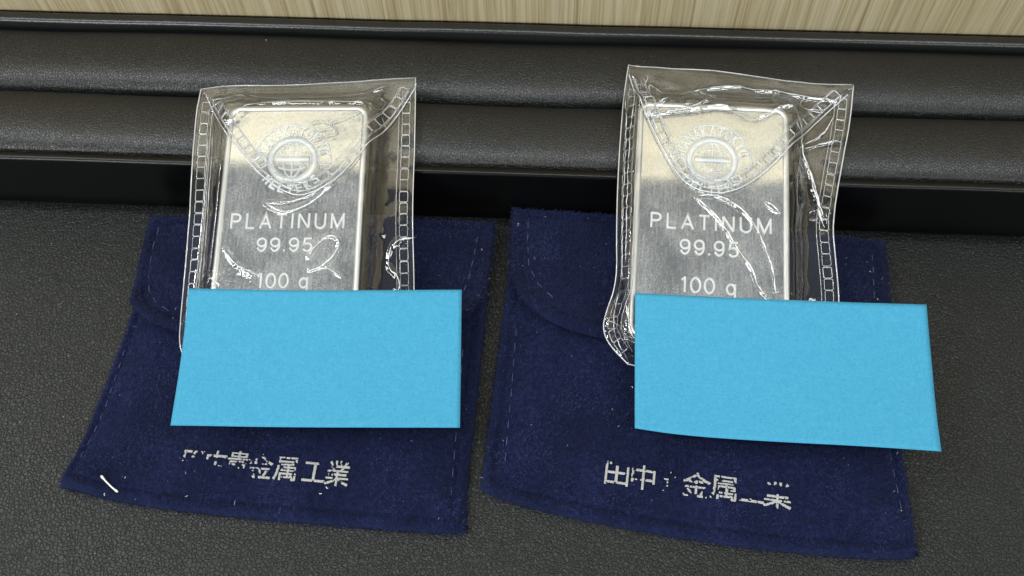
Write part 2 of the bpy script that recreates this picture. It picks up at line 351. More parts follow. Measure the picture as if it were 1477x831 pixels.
def edge_d(nv, nu, P):
    """distance in mm of each grid point from the outline (approx.)"""
    ring = np.concatenate([P[0], P[1:, -1], P[-1, ::-1], P[::-1, 0]]); return seg_dist(P[..., 0], P[..., 1], resample(ring[:, :2], 160))
def stitch_run(pl, P, parent, n, lift=0.10, length=1.3):
    pl = resample(pl, n*10)
    for k in range(n):
        a = pl[k*10+2: k*10+8]
        z = np.array([zlook(P, x, y) for x, y in a]) + lift + 0.12*np.sin(np.linspace(0, math.pi, len(a)))
        V, F = tube(np.c_[a, z], np.linspace(0.10, 0.07, len(a))*RNG.uniform(0.7, 1.15), 5); obj('stitch', V, F, M_STITCH, parent)
def worn_print(chars, P, parent, size_w, size_h, wear, seed):
    """chars: (glyph, px, py, masks); printed flecks left of each worn glyph, on the felt"""
    cells = []
    for k, (g, c, ex, ey, mask) in enumerate(chars):
        V, F = text_mesh(g, 1.0, offset=0.0)
        lo, hi = V[:, :2].min(0), V[:, :2].max(0); full = np.array([0.92, 0.92])
        cen = (lo+hi)/2
        N = 52; q = np.linspace(-.5, .5, N); gx, gy = np.meshgrid(q, q); inside = np.zeros(gx.shape, bool)
        pts = np.stack([gx*full[0]+cen[0], gy*full[1]+cen[1]], -1)
        for f in F:
            tri = V[list(f)][:, :2]
            for m in range(1, len(tri)-1):
                a, b, d = tri[0], tri[m], tri[m+1]
                s1 = (b[0]-a[0])*(pts[..., 1]-a[1])-(b[1]-a[1])*(pts[..., 0]-a[0])
                s2 = (d[0]-b[0])*(pts[..., 1]-b[1])-(d[1]-b[1])*(pts[..., 0]-b[0])
                s3 = (a[0]-d[0])*(pts[..., 1]-d[1])-(a[1]-d[1])*(pts[..., 0]-d[0])
                inside |= ((s1 >= 0) & (s2 >= 0) & (s3 >= 0)) | ((s1 <= 0) & (s2 <= 0) & (s3 <= 0))
        w = 0.45*vnoise(gx*size_w, gy*size_h, 0.8, seed+k) + 0.6*vnoise(gx*size_w+9, gy*size_h, 0.30, seed+k+50) + mask(gx, gy)
        keep = inside & (w > wear)
        for jj, ii in zip(*np.nonzero(keep)):
            p = c + ex*gx[jj, ii]*size_w + ey*gy[jj, ii]*size_h; cells.append((p, ex*size_w/N*.62, ey*size_h/N*.62))
    C = np.array([c[0] for c in cells]); A = np.array([c[1] for c in cells]); B = np.array([c[2] for c in cells])
    z = np.array([zlook(P, x, y) for x, y in C]) + 0.30 + RNG.uniform(-.04, .06, len(C))
    jit = lambda: RNG.uniform(0.75, 1.15, (len(C), 1))
    cs = [C-A*jit()-B*jit(), C+A*jit()-B*jit(), C+A*jit()+B*jit(), C-A*jit()+B*jit()]
    top = [np.c_[q, z+RNG.uniform(-.03, .03, len(C))] for q in cs]; low = [np.c_[q, z-0.3] for q in cs]
    V = np.stack(top+low, 1).reshape(-1, 3); k = np.arange(len(C))[:, None]*8
    F = np.concatenate([k+[0, 1, 2, 3], k+[0, 4, 5, 1], k+[1, 5, 6, 2], k+[2, 6, 7, 3], k+[3, 7, 4, 0]])
    obj('printed_lettering', V, F, M_PRINT, parent, False)
def g2(pts, z): return np.array([at_z(x, y, z)[:2] for x, y in pts])
def make_pouch(label, body, flap, runs_body, runs_flap, chars, seed, corner):
    rng = np.random.default_rng(seed)
    nu, nv = 150, 140
    z0 = 2.2
    G = coons(*[g2(body[k], z0) for k in ('bottom', 'top', 'left', 'right')], nu, nv)
    Dg = edge_d(nv, nu, G)
    prof = 1.7*np.sqrt(np.clip(Dg/1.0, 0, 1)) + 0.7*sstep(2.0, 9, Dg) - 0.55*np.exp(-((Dg-2.1)/0.45)**2)
    top = 0.35 + prof + 0.38*vnoise(G[..., 0]*.8+G[..., 1]*.3, G[..., 1], 12, seed)*sstep(0, 4, Dg) + 0.10*vnoise(G[..., 0], G[..., 1], 3.1, seed+1) + 0.05*vnoise(G[..., 0], G[..., 1], 1.0, seed+2)
    cx, cy = at_z(*corner, 2)[:2]; top += 1.3*np.exp(-((G[..., 0]-cx)**2+(G[..., 1]-cy)**2)/40)*sstep(0, 1.5, Dg)
    P = np.concatenate([G, top[..., None]], -1)
    base = P.copy(); base[..., 2] = 0.05
    cen = G.reshape(-1, 2).mean(0); th = thing('felt_pouch', (cen[0], cen[1], 0), label, 'pouch', 'felt pouches')
    V, F = slab(P, base); obj('pocket', V, F, M_FELT, th)
    # flap, folded over the top edge
    nu2, nv2 = 140, 90
    H = coons(*[g2(flap[k], 4.0) for k in ('bottom', 'top', 'left', 'right')], nu2, nv2)
    Dh = edge_d(nv2, nu2, H); vv = np.linspace(0, 1, nv2)[:, None]
    zt = 3.1 + 1.25*np.sqrt(np.clip(Dh/0.7, 0, 1)) + 0.25*sstep(1.5, 8, Dh) + 1.5*(1-sstep(0.0, 0.30, vv)) - 0.40*np.exp(-((Dh-2.3)/0.4)**2)
    zt += 0.14*vnoise(H[..., 0], H[..., 1], 8, seed+5) + 0.09*vnoise(H[..., 0], H[..., 1], 2.8, seed+6) + 0.05*vnoise(H[..., 0], H[..., 1], 0.9, seed+7)
    Q = np.concatenate([H, zt[..., None]], -1); Qb = Q.copy(); Qb[..., 2] = np.maximum(np.minimum(2.95+1.6*(1-sstep(0.0, 0.30, vv)), Q[..., 2]-0.2), 2.9)
    Qb[..., 2] = np.where(vv > 0.93, 0.2, Qb[..., 2])
    V, F = slab(Q, Qb); obj('flap', V, F, M_FELT, th)
    v1, f1, t1 = fibres(P, 80000, 0.58, rng, 0.05); v2, f2, t2 = fibres(Q, 65000, 0.58, rng, 0.05)
    V, F = join([(v1, f1), (v2, f2)]); obj('nap', V, F, M_NAP, th, True, kind='stuff', attr=np.r_[t1, t2])
    for pl, n in runs_body: stitch_run(g2(pl, 2.2), P, th, n, 0.10)
    for pl, n in runs_flap: stitch_run(g2(pl, 4.2), Q, th, n, 0.16)
    cl = []
    for g, px, py, mask, dx in chars:
        c = at_z(px, py, 2.9)[:2]; e = at_z(px+dx[0]*20, py+dx[1]*20, 2.9)[:2]-c; e /= np.linalg.norm(e)
        cl.append((g, c, e, np.array([-e[1], e[0]]), mask))
    return th, P, Q, cl
_l = (1.0, 0.085); _rr = (1.0, 0.142)
full = lambda b: (lambda x, y: b+0*x)
pouchL, PL, QL, chL = make_pouch('navy felt pouch with a loose white thread on one corner, first printed characters rubbed off',
    dict(bottom=[(80, 697), (170, 722), (330, 742), (500, 756), (640, 767), (672, 765)], top=[(222, 312), (330, 315), (480, 313), (600, 316), (712, 322)],
         left=[(80, 697), (112, 640), (150, 545), (175, 480), (205, 390), (222, 312)], right=[(672, 765), (672, 700), (684, 600), (694, 500), (704, 400), (712, 322)]),
    dict(bottom=[(191, 440), (208, 462), (255, 482), (340, 495), (450, 498), (560, 494), (640, 478), (672, 462), (692, 440)], top=[(217, 309), (330, 311), (480, 311), (600, 314), (713, 320)],
         left=[(191, 440), (192, 418), (199, 380), (208, 340), (217, 309)], right=[(692, 440), (701, 412), (706, 380), (710, 350), (713, 320)]),
    [([(116, 665), (150, 590), (180, 500)], 9), ([(650, 720), (660, 600), (668, 500)], 9)],
    [([(231, 325), (222, 355), (214, 395), (216, 420), (228, 440), (250, 455)], 7), ([(690, 340), (684, 370), (677, 400), (668, 425)], 5)],
    [('田', 277, 665, lambda x, y: 2.2*(y-0.34)+.05, _l), ('中', 311, 667, lambda x, y: 1.6*(y-.15)-.15, _l), ('貴', 343, 668, lambda x, y: 1.9*y-.12, _l),
     ('金', 376, 672, full(0.12), _l), ('属', 412, 676, full(0.30), _l), ('工', 454, 681, lambda x, y: 0.45-1.4*(x > .12)*(y > -.3)+0*y, _l), ('業', 487, 683, full(0.30), _l)],
    11, (95, 690))
worn_print(chL, PL, pouchL, 4.25, 4.35, 0.0, 100)
pouchR, PR, QR, chR = make_pouch('navy felt pouch with its first printed characters still clear and a bare rounded flap corner',
    dict(bottom=[(693, 702), (720, 716), (800, 738), (950, 768), (1120, 792), (1290, 805), (1328, 800)], top=[(742, 306), (900, 316), (1050, 328), (1180, 340), (1277, 350)],
         left=[(693, 702), (703, 620), (716, 520), (730, 420), (742, 306)], right=[(1328, 800), (1314, 700), (1300, 620), (1288, 500), (1277, 350)]),
    dict(bottom=[(737, 398), (748, 430), (785, 464), (850, 488), (930, 500), (1060, 508), (1180, 506), (1250, 486), (1283, 452)], top=[(740, 299), (900, 309), (1050, 322), (1180, 336), (1277, 347)],
         left=[(737, 398), (735, 370), (737, 335), (740, 299)], right=[(1283, 452), (1284, 420), (1281, 385), (1277, 347)]),
    [([(728, 670), (738, 560), (745, 470)], 9), ([(1300, 740), (1282, 640), (1270, 560)], 8)],
    [([(762, 318), (761, 350), (763, 385), (776, 412), (800, 435)], 7), ([(1257, 365), (1259, 400), (1260, 435)], 4)],
    [('田', 890, 683, lambda x, y: .65-1.0*(y > .32), _rr), ('中', 928, 688, full(0.38), _rr), ('貴', 966, 693, full(-0.62), _rr),
     ('金', 1005, 698, full(0.05), _rr), ('属', 1044, 703, full(0.32), _rr), ('工', 1083, 709, lambda x, y: -0.8+1.2*(y < -.28), _rr), ('業', 1122, 714, lambda x, y: 0.30-1.3*(y > .05)*(y < .4), _rr)],
    12, (1310, 780))
worn_print(chR, PR, pouchR, 4.75, 4.4, 0.0, 300)

# ------------------------------------------------------------------ platinum bars
def rrect(hu, v0, v1, r, n=7):
    pts = []
    for cx, cy, a0 in ((hu-r, v1-r, 0), (-hu+r, v1-r, 90), (-hu+r, v0+r, 180), (hu-r, v0+r, 270)):
        for a in np.linspace(a0, a0+90, n): pts.append((cx+r*math.cos(math.radians(a)), cy+r*math.sin(math.radians(a))))
    return np.array(pts)
def loft(loops, cap0=True, cap1=True):
    n = len(loops[0]); V = np.concatenate(loops); F = []
    for k in range(len(loops)-1):
        for i in range(n): F.append((k*n+i, k*n+(i+1) % n, (k+1)*n+(i+1) % n, (k+1)*n+i))
    if cap0: F.append(tuple(range(n))[::-1])
    if cap1: F.append(tuple(range((len(loops)-1)*n, len(loops)*n)))
    return V, F
def place_text(body, fr, cu, cv, width, height, w, spacing=1.0, bold=0.0):
    V, F = text_mesh(body, 1.0, spacing, 0.5, 0.0, bold)
    lo, hi = V.min(0), V.max(0); Q = V.copy()
    Q[:, 0] = cu+(V[:, 0]-(lo[0]+hi[0])/2)*width/(hi[0]-lo[0]); capV, _ = text_mesh('P', 1.0); ch = capV[:, 1].max()
    Q[:, 1] = cv+(V[:, 1]-ch/2)*height/ch; Q[:, 2] = w+np.where(V[:, 2] > 0, 0.14, -0.2)
    return fr.world(Q), F
def _arc(cx, cy, rx, ry, a0, a1, n=16):
    a = np.radians(np.linspace(a0, a1, n)); return np.stack([cx+rx*np.cos(a), cy+ry*np.sin(a)], -1).tolist()
GLYPH = {   # strokes on a cap height of 1: (advance, [polyline, ...])
    'P': (.66, [[(.06, 0), (.06, 1)], [(.06, .955)] + _arc(.36, .72, .24, .235, 90, -90) + [(.06, .485)]]), 'L': (.58, [[(.06, 1), (.06, .045), (.56, .045)]]),
    'A': (.74, [[(.03, 0), (.37, .97), (.71, 0)], [(.15, .34), (.59, .34)]]), 'T': (.66, [[(.02, .955), (.64, .955)], [(.33, .91), (.33, 0)]]), 'I': (.12, [[(.06, 0), (.06, 1)]]),
    'N': (.74, [[(.06, 0), (.06, .96)], [(.06, .98), (.68, .02)], [(.68, .04), (.68, 1)]]), 'U': (.72, [[(.06, 1)] + _arc(.36, .32, .30, .28, 180, 360) + [(.66, 1)]]),
    'M': (.86, [[(.06, 0), (.06, 1)], [(.06, .97), (.43, .03), (.80, .97)], [(.80, 1), (.80, 0)]]), '.': (.14, [[(.07, 0), (.07, .13)]]), ' ': (.3, []),
    '9': (.62, [_arc(.31, .67, .25, .285, 0, 360, 26), _arc(.31, .50, .25, .455, -150, 30, 18)]), '0': (.62, [_arc(.31, .5, .255, .455, 0, 360, 30)]),
    '5': (.62, [[(.55, .955), (.16, .955), (.10, .52)] + _arc(.31, .32, .25, .275, 128, -150, 20)]), '1': (.40, [[(.06, .77), (.24, .93)], [(.26, 1), (.26, 0)]]),
    'g': (.58, [_arc(.29, .36, .225, .31, 0, 360, 26), [(.515, .70)] + _arc(.29, -.06, .225, .21, 0, -150, 14)])}
def stroke_text(body, fr, cu, cv, width, height, w, gap=0.22, half=0.064):
    x = 0; strokes = []
    for ch in body:
        adv, st = GLYPH[ch]
        strokes += [np.array(p, float)+[x, 0] for p in st]; x += adv+gap
    x -= gap; sx = width/x; parts = []
    for k, p in enumerate(strokes):
        q = np.stack([cu-width/2+p[:, 0]*sx, cv-height/2+p[:, 1]*height], -1); cl = np.allclose(q[0], q[-1])
        parts.append(band(q[:-1] if cl else q, half*height, w-.15, w+.13+.006*(k % 5), cl))
    V, F = join(parts); return fr.world(V), F
def arc_text(body, fr, c, r, a0, a1, h, wid, w, flip=False):
    Vs, Fs, n = [], [], 0
    for k, ch in enumerate(body):
        if ch == ' ': continue
        V, F = text_mesh(ch, 1.0, 1, 0.5, 0, 0.02); lo, hi = V.min(0), V.max(0)
        x = (V[:, 0]-(lo[0]+hi[0])/2)/(hi[0]-lo[0])*wid*(0.35 if ch == 'I' else 1); y = (V[:, 1]-(lo[1]+hi[1])/2)/(hi[1]-lo[1])*h
        a = math.radians(a0+(a1-a0)*k/(len(body)-1))
        e = np.array([math.cos(a), math.sin(a)]); tng = np.array([e[1], -e[0]])
        if flip: e2, t2 = -e, -tng
        else: e2, t2 = e, tng
        q = c + e*r + x[:, None]*t2 + y[:, None]*e2
        Vs.append(np.c_[q, w+np.where(V[:, 2] > 0, 0.20, -0.2)]); Fs += [tuple(i+n for i in f) for f in F]; n += len(V)
    return fr.world(np.concatenate(Vs)), Fs
def band(pl, half, w0, w1, closed=False):
    """flat raised band following a 2D line in the local frame"""
    P = np.asarray(pl, float); T = (np.roll(P, -1, 0)-np.roll(P, 1, 0)) if closed else np.gradient(P, axis=0)
    T /= np.linalg.norm(T, axis=1, keepdims=True); n = len(P)
    if closed: e = np.roll(P, -1, 0)-P; ea, eb = np.roll(e, 1, 0), e
    else: e = np.diff(P, axis=0); ea, eb = np.concatenate([e[:1], e]), np.concatenate([e, e[-1:]])
    ea = ea/np.linalg.norm(ea, axis=1, keepdims=True); eb = eb/np.linalg.norm(eb, axis=1, keepdims=True)
    T = ea+eb; T /= np.maximum(np.linalg.norm(T, axis=1, keepdims=True), 1e-6); cs = np.maximum(np.abs((T*ea).sum(1)), 0.3)[:, None]
    N = np.stack([-T[:, 1], T[:, 0]], -1)*half/cs
    V = np.concatenate([np.c_[P-N, np.full(n, w0)], np.c_[P-N, np.full(n, w1)], np.c_[P+N, np.full(n, w1)], np.c_[P+N, np.full(n, w0)]])
    i = np.arange(n if closed else n-1); j = (i+1) % n
    return V, np.concatenate([np.stack([i+k*n, i+(k+1)*n, j+(k+1)*n, j+k*n], -1) for k in range(3)])
def circ(c, r, n=48, a0=0, a1=360):
    a = np.radians(np.linspace(a0, a1, n, endpoint=(a1-a0) != 360)); return np.stack([c[0]+r*np.cos(a), c[1]+r*np.sin(a)], -1)
BAR_T = 3.8; FIELD = BAR_T-0.22
def make_bar(fr, hw, v0, v1, label, words, emb):
    th = thing('platinum_bar', fr.o, label, 'metal bar', 'platinum bars')
    L = lambda ins, w, r: np.c_[rrect(hw-ins, v0+ins, v1-ins, r), np.full(28, w)]
    V, F = loft([L(.35, .25, 2.0), L(0, .6, 2.3), L(0, BAR_T-.32, 2.3)], True, False); obj('side_wall', fr.world(V), F, M_SIDE, th)
    V, F = loft([L(0, BAR_T-.32, 2.3), L(.10, BAR_T-.1, 2.2), L(.3, BAR_T, 2.0), L(1.05, BAR_T, 1.4), L(1.20, FIELD, 1.3)], False, False); obj('rim', fr.world(V), F, M_RIMM, th)
    V, F = loft([L(1.19, FIELD, 1.3), L(1.9, FIELD, 1.0)], False, True); obj('face', fr.world(V), F, M_FIELD, th, False)
    for body, cu, cv, wd, ht, sp in words:
        V, F = stroke_text(body, fr, cu, cv, wd, ht, FIELD, sp); obj('lettering', V, F, M_FROST, th, False)
    c = np.array(emb); w0, w1 = FIELD-.1, FIELD+.20; parts = []
    e = thing_part = None
    parts.append(band(circ(c, 4.22, 64), 0.62, w0, w1, True)); parts.append(band(circ(c, 7.25, 60, 5, 175), 0.13, w0, w1))
    for sx in (-1, 1): parts.append(band(circ(c+[sx*6.15, 0.1], 1.2, 28), 0.13, w0, w1, True))
    R = 3.55
    parts.append(band([c+[0, -R], c+[0, 0], c+[0, R]], .16, w0, w1-.02))
    for s in (-1, 1):
        a = np.linspace(-math.pi/2, math.pi/2, 20); parts.append(band(np.stack([c[0]+s*1.75*np.cos(a), c[1]+R*np.sin(a)], -1), .14, w0, w1-.03))
        x = np.linspace(-2.5, 2.5, 14); parts.append(band(np.stack([c[0]+x, c[1]+s*(1.55+0.5*(1-(x/2.5)**2))], -1), .14, w0, w1-.04))
    parts.append(band([c+[-3.2, 0.1], c+[0, 0.1], c+[3.2, 0.1]], .62, w0, w1+.02))
    V, F = join(parts); obj('emblem', fr.world(V), F, M_EMBLEM, th, False)
    V, F = arc_text('TANAKATOKYO', fr, c, 6.02, 164, 16, 2.05, 1.25, FIELD); obj('emblem_lettering', V, F, M_EMBLEM, th, False)
    V, F = arc_text('MELTERS', fr, c, 6.0, 222, 318, 1.75, 1.25, FIELD, True); obj('emblem_lettering', V, F, M_EMBLEM, th, False)
    return th
TILT = 12.0
def frame_at(px, py, yaw, bank=0.0):
    """frame whose back plane passes over the padded roll's crown (y 25, z 17.1); origin under the bar's top middle"""
    fr = Frame((0, 25.5, 17.25), TILT, yaw, bank); u, v = fr.uv(px, py, BAR_T)
    fr.o = fr.o + fr.ex*u + fr.ey*v; return fr
frL, frR = frame_at(431, 152, 2.6), frame_at(1029, 150, -1.5)
def words(fr, spec): 
    out = []
    for body, x0, x1, yt, yb, sp in spec:
        a, b = fr.uv(x0, (yt+yb)/2, FIELD), fr.uv(x1, (yt+yb)/2, FIELD); t, l = fr.uv((x0+x1)/2, yt, FIELD), fr.uv((x0+x1)/2, yb, FIELD)
        out.append((body, (a[0]+b[0])/2, (t[1]+l[1])/2, abs(b[0]-a[0]), abs(t[1]-l[1]), sp))
    return out
barL = make_bar(frL, 13.6, -46.5, 0, 'platinum bar in the flat straight sleeve, above the note with a straight lower edge', words(frL,
    [('PLATINUM', 333, 497, 308, 330, .30), ('99.95', 370, 451, 343, 363, .17), ('100 g', 370, 445, 394, 416, .14)]), frL.uv(422, 231, FIELD))
barR = make_bar(frR, 14.2, -46.5, 0, 'platinum bar in the crumpled sleeve with a bulging lower corner, emblem lettering readable', words(frR,
    [('PLATINUM', 938, 1113, 311, 333, .30), ('99.95', 980, 1066, 347, 369, .17), ('100 g', 981, 1062, 401, 424, .14)]), frR.uv(1027, 232, FIELD))

# ------------------------------------------------------------------ clear vinyl sleeves
def chain(pl, width, cell, fr, H, lift=0.06, r=0.075, jit=0.0):
    """row of embossed weld cells along a line in the local frame"""
    pl = resample(pl, 400); d = np.r_[0, np.cumsum(np.linalg.norm(np.diff(pl, axis=0), axis=1))]; n = int(d[-1]/cell); out = []
    T = np.gradient(pl, axis=0); T /= np.linalg.norm(T, axis=1, keepdims=True)
    for k in range(n):
        m = np.interp((k+.5)*d[-1]/n, d, np.arange(400)); m = int(m); c, t = pl[m], T[m]; nrm = np.array([-t[1], t[0]])
        L, W = d[-1]/n*0.47*(1+jit*RNG.uniform(-1, 1)), width/2*(1+jit*RNG.uniform(-1, 1))
        q = rrect(W, -L, L, min(W, L)*0.35, 4); q = c + q[:, :1]*nrm + q[:, 1:]*t
        z = H(q[:, 0], q[:, 1])+lift+RNG.uniform(-.03, .05); out.append(tube(fr.world(np.c_[q, z]), r*RNG.uniform(.55, 1.35), 5, True))
    return join(out)
def make_sleeve(fr, label, outline, barbox, flapB, ridges, seed, side_in, patches, glare_lines, cr=1.0):
    th = thing('clear_sleeve', fr.o+fr.ey*-30, label, 'plastic sleeve', 'clear sleeves')
    hw, v0, v1 = barbox; W0 = 1.0
    o = {k: fr.uvs(v, 1.5) for k, v in outline.items()}
    nu, nv = 360, 470
    G = coons(o['bottom'], o['top'], o['left'], o['right'], nu, nv); U, Vv = G[..., 0], G[..., 1]
    rl = [(resample(fr.uvs(pl, BAR_T), 40 if len(pl) > 2 else 10, 2), a*0.85, s*2.3) for pl, a, s in ridges]
    pt = [(fr.uv(x, y, BAR_T), rad, a) for x, y, rad, a in patches]
    def H(u, v):
        dx = np.maximum(np.abs(u)-hw, 0); dy = np.maximum(np.maximum(v-v1, v0-v), 0); d = np.hypot(dx, dy)
        h = W0 + (BAR_T+0.25-W0)*(1-sstep(-0.4, 4.2, d)) + 0.35*sstep(-0.5, 0.4, d)*(1-sstep(.4, 2.6, d))
        h = h + cr*(0.22*vnoise(u, v*0.6, 7.5, seed)*sstep(-3, 3, d) + 0.10*vnoise(u+v*.5, v-u*.4, 3.3, seed+1)*sstep(-2, 2, d)
                    + 0.07*vnoise(u, v, 9, seed+2) + 0.03*vnoise(u, v, 2.6, seed+3))
        return h
    def ridge(u, v):
        h = 0*u
        for pl, a, s in rl:
            m = (np.abs(u-pl[:, 0].mean()) < np.ptp(pl[:, 0])/2+2) & (np.abs(v-pl[:, 1].mean()) < np.ptp(pl[:, 1])/2+2)
            dd = seg_dist(u[m], v[m], pl); h[m] += a*np.exp(-(dd/s)**2)*(0.8+0.4*vnoise(u[m], v[m], 1.7, seed+9))
        for c, rad, a in pt:
            g = np.exp(-((u-c[0])**2+(v-c[1])**2)/rad**2)
            h += a*g*(np.abs(vnoise(u*.9+v*.6, v-u*.5, 0.9, seed+20))+0.6*np.abs(vnoise(u, v, 0.5, seed+21)))
        return h
    Hs = H(U, Vv)+ridge(U, Vv)
    obj('front_sheet', fr.world(np.dstack([U, Vv, Hs])).reshape(-1, 3), quads(nv, nu), M_FILM, th)
    b = np.dstack([U, Vv, np.minimum(0.06+0.05*vnoise(U, Vv, 6, seed+4), H(U, Vv)-0.25)])[::4, ::4]
    obj('back_sheet', fr.world(b).reshape(-1, 3), quads(*b.shape[:2]), M_FILM, th)
    # cut edge round the outline
    ring = np.concatenate([G[0, ::6], G[1::6, -1], G[-1, ::-6], G[::-6, 0]]); z = H(ring[:, 0], ring[:, 1])
    V, F = tube(fr.world(np.c_[ring, z]), 0.13, 6, True); obj('cut_edge', V, F, M_CUT, th)
    # flap folded down from the top edge
    nt, nb = 260, 150
    T = resample(o['top'], nt, 2); B = resample(fr.uvs(flapB, BAR_T+.5), nt, 2)
    s = np.linspace(0, 1, nb)[:, None, None]; K = B[None]*(1-s)+T[None]*s
    lift = 0.40*np.sin(np.clip(s[..., 0]*1.15+.25, 0, 1)*math.pi/2*1.0) * (1-0.9*s[..., 0]**6)
    Hk = H(K[..., 0], K[..., 1])+ridge(K[..., 0], K[..., 1])*0.9 + lift+0.12 + 0.10*vnoise(K[..., 0], K[..., 1], 4.5, seed+7) + 0.05*vnoise(K[..., 0], K[..., 1], 1.8, seed+8)
    fl = obj('flap', fr.world(np.dstack([K[..., 0], K[..., 1], Hk])).reshape(-1, 3), quads(nb, nt), M_FILM, th)
    V, F = tube(fr.world(np.c_[B[::3], Hk[0, ::3]]), 0.12, 6); obj('flap_edge', V, F, M_CUT, th)
    for off, r in ((0.62, .07), (2.55, .06)):
        dd = np.gradient(B, axis=0); dd /= np.linalg.norm(dd, axis=1, keepdims=True); q = (B + np.stack([-dd[:, 1], dd[:, 0]], -1)*off)[6:-6:3]
        V, F = tube(fr.world(np.c_[q, H(q[:, 0], q[:, 1])+.62]), r, 5); obj('weld_line', V, F, M_WELD, th)
    # painted glare: whitish tubes on the sheet stand in for bright reflections
    for pl, wd in glare_lines:
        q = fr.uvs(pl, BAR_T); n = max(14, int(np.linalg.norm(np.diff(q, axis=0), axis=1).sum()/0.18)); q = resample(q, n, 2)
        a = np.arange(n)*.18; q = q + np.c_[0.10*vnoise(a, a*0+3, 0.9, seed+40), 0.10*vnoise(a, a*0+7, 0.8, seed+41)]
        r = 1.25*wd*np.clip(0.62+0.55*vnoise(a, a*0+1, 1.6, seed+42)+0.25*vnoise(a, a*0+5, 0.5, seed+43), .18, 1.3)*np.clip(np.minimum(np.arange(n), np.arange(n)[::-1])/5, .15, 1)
        V, F = tube(fr.world(np.c_[q, H(q[:, 0], q[:, 1])+ridge(q[:, 0], q[:, 1])+.06]), r, 7); obj('crease', V, F, M_GLARE, th)
    # welds
    Hw = lambda u, v: H(u, v)+0.45
    d = np.gradient(B, axis=0); d /= np.linalg.norm(d, axis=1, keepdims=True); inner = B + np.stack([-d[:, 1], d[:, 0]], -1)*1.55
    V, F = chain(inner[10:-6], 1.5, 2.3, fr, Hw, 0.18, 0.10, .10); obj('flap_weld', V, F, M_WELD, th)
    for key, sg, off in (('left', 1, side_in[0]), ('right', -1, side_in[1])):
        e = resample(o[key], 120, 2); e = e[6:-int(120*.05)] + np.array([sg*off, 0]); V, F = chain(e, 1.55, 2.25, fr, H, 0.08, 0.075, .06); obj('weld_seam', V, F, M_WELD, th)
        e2 = e + np.array([sg*1.4, 0]); V, F = tube(fr.world(np.c_[e2, H(e2[:, 0], e2[:, 1])+.08]), 0.07, 5); obj('weld_line', V, F, M_WELD, th)
    return th
R_ = .20
slL = make_sleeve(frL, 'flat clear plastic sleeve with straight welded sides, on the pouch with the white thread',
    dict(top=[(289, 127), (330, 121), (400, 122), (500, 117), (560, 113), (599, 111)], bottom=[(264, 516), (300, 524), (400, 528), (560, 528), (597, 522)],
         left=[(264, 516), (257, 495), (259, 460), (266, 380), (274, 280), (280, 170), (289, 127)], right=[(597, 522), (597, 418), (594, 300), (598, 200), (599, 111)]),
    (13.6, -46.5, 0),
    [(291, 130), (305, 160), (335, 205), (375, 252), (405, 275), (432, 284), (462, 275), (500, 245), (545, 190), (575, 150), (598, 113)],
    [([(303, 134), (345, 127), (351, 134), (341, 142), (308, 149)], .22, R_), ([(348, 126), (372, 135), (420, 136), (470, 133), (520, 127), (556, 114)], .25, R_),
     ([(345, 162), (358, 151), (420, 147), (500, 148), (528, 149), (550, 128)], .25, R_), ([(384, 294), (412, 292), (440, 287), (482, 263)], .22, .16),
     ([(384, 295), (398, 304), (418, 307), (450, 292), (476, 270)], .22, .18), ([(446, 372), (456, 350), (476, 339), (490, 345), (489, 362), (470, 384), (448, 390)], .20, .2),
     ([(572, 340), (560, 350), (556, 380), (574, 392), (572, 414)], .3, .22), ([(325, 360), (340, 382), (362, 396)], .15, .25), ([(300, 150), (318, 165), (327, 178), (340, 170)], .2, .18),
     ([(545, 130), (530, 150), (540, 160), (556, 140)], .25, .18), ([(470, 385), (492, 400)], .15, .18), ([(560, 165), (556, 240), (548, 330)], .15, .4), ([(301, 185), (296, 280), (290, 400)], .22, .22), ([(308, 200), (302, 300), (297, 395)], .16, .2), ([(573, 190), (570, 300), (568, 410)], .18, .25)],
    31, (1.75, 1.75), [(470, 185, 3.8, .11), (512, 165, 2.0, .10), (470, 362, 2.2, .06), (350, 390, 3.4, .06), (580, 345, 1.6, .12), (310, 402, 2.0, .10)],
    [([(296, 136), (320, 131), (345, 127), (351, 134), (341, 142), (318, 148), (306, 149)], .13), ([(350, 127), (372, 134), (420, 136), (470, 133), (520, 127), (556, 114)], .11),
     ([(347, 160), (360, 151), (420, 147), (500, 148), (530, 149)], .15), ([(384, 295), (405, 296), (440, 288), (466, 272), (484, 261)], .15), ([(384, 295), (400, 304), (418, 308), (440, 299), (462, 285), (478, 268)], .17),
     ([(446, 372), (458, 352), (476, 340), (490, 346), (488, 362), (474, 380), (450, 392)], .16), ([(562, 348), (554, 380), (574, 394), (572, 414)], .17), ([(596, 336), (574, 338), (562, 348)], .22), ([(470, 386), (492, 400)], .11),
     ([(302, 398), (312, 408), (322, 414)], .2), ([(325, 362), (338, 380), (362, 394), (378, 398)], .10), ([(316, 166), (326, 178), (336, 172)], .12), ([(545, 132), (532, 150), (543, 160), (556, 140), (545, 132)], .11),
     ([(548, 160), (556, 182)], .09), ([(293, 190), (288, 290), (280, 400)], .07), ([(301, 185), (296, 280), (289, 400)], .06), ([(443, 180), (470, 172), (492, 190), (470, 196), (450, 204)], .12), ([(470, 180), (500, 170), (520, 160)], .14), ([(455, 190), (480, 184), (500, 186)], .12)])
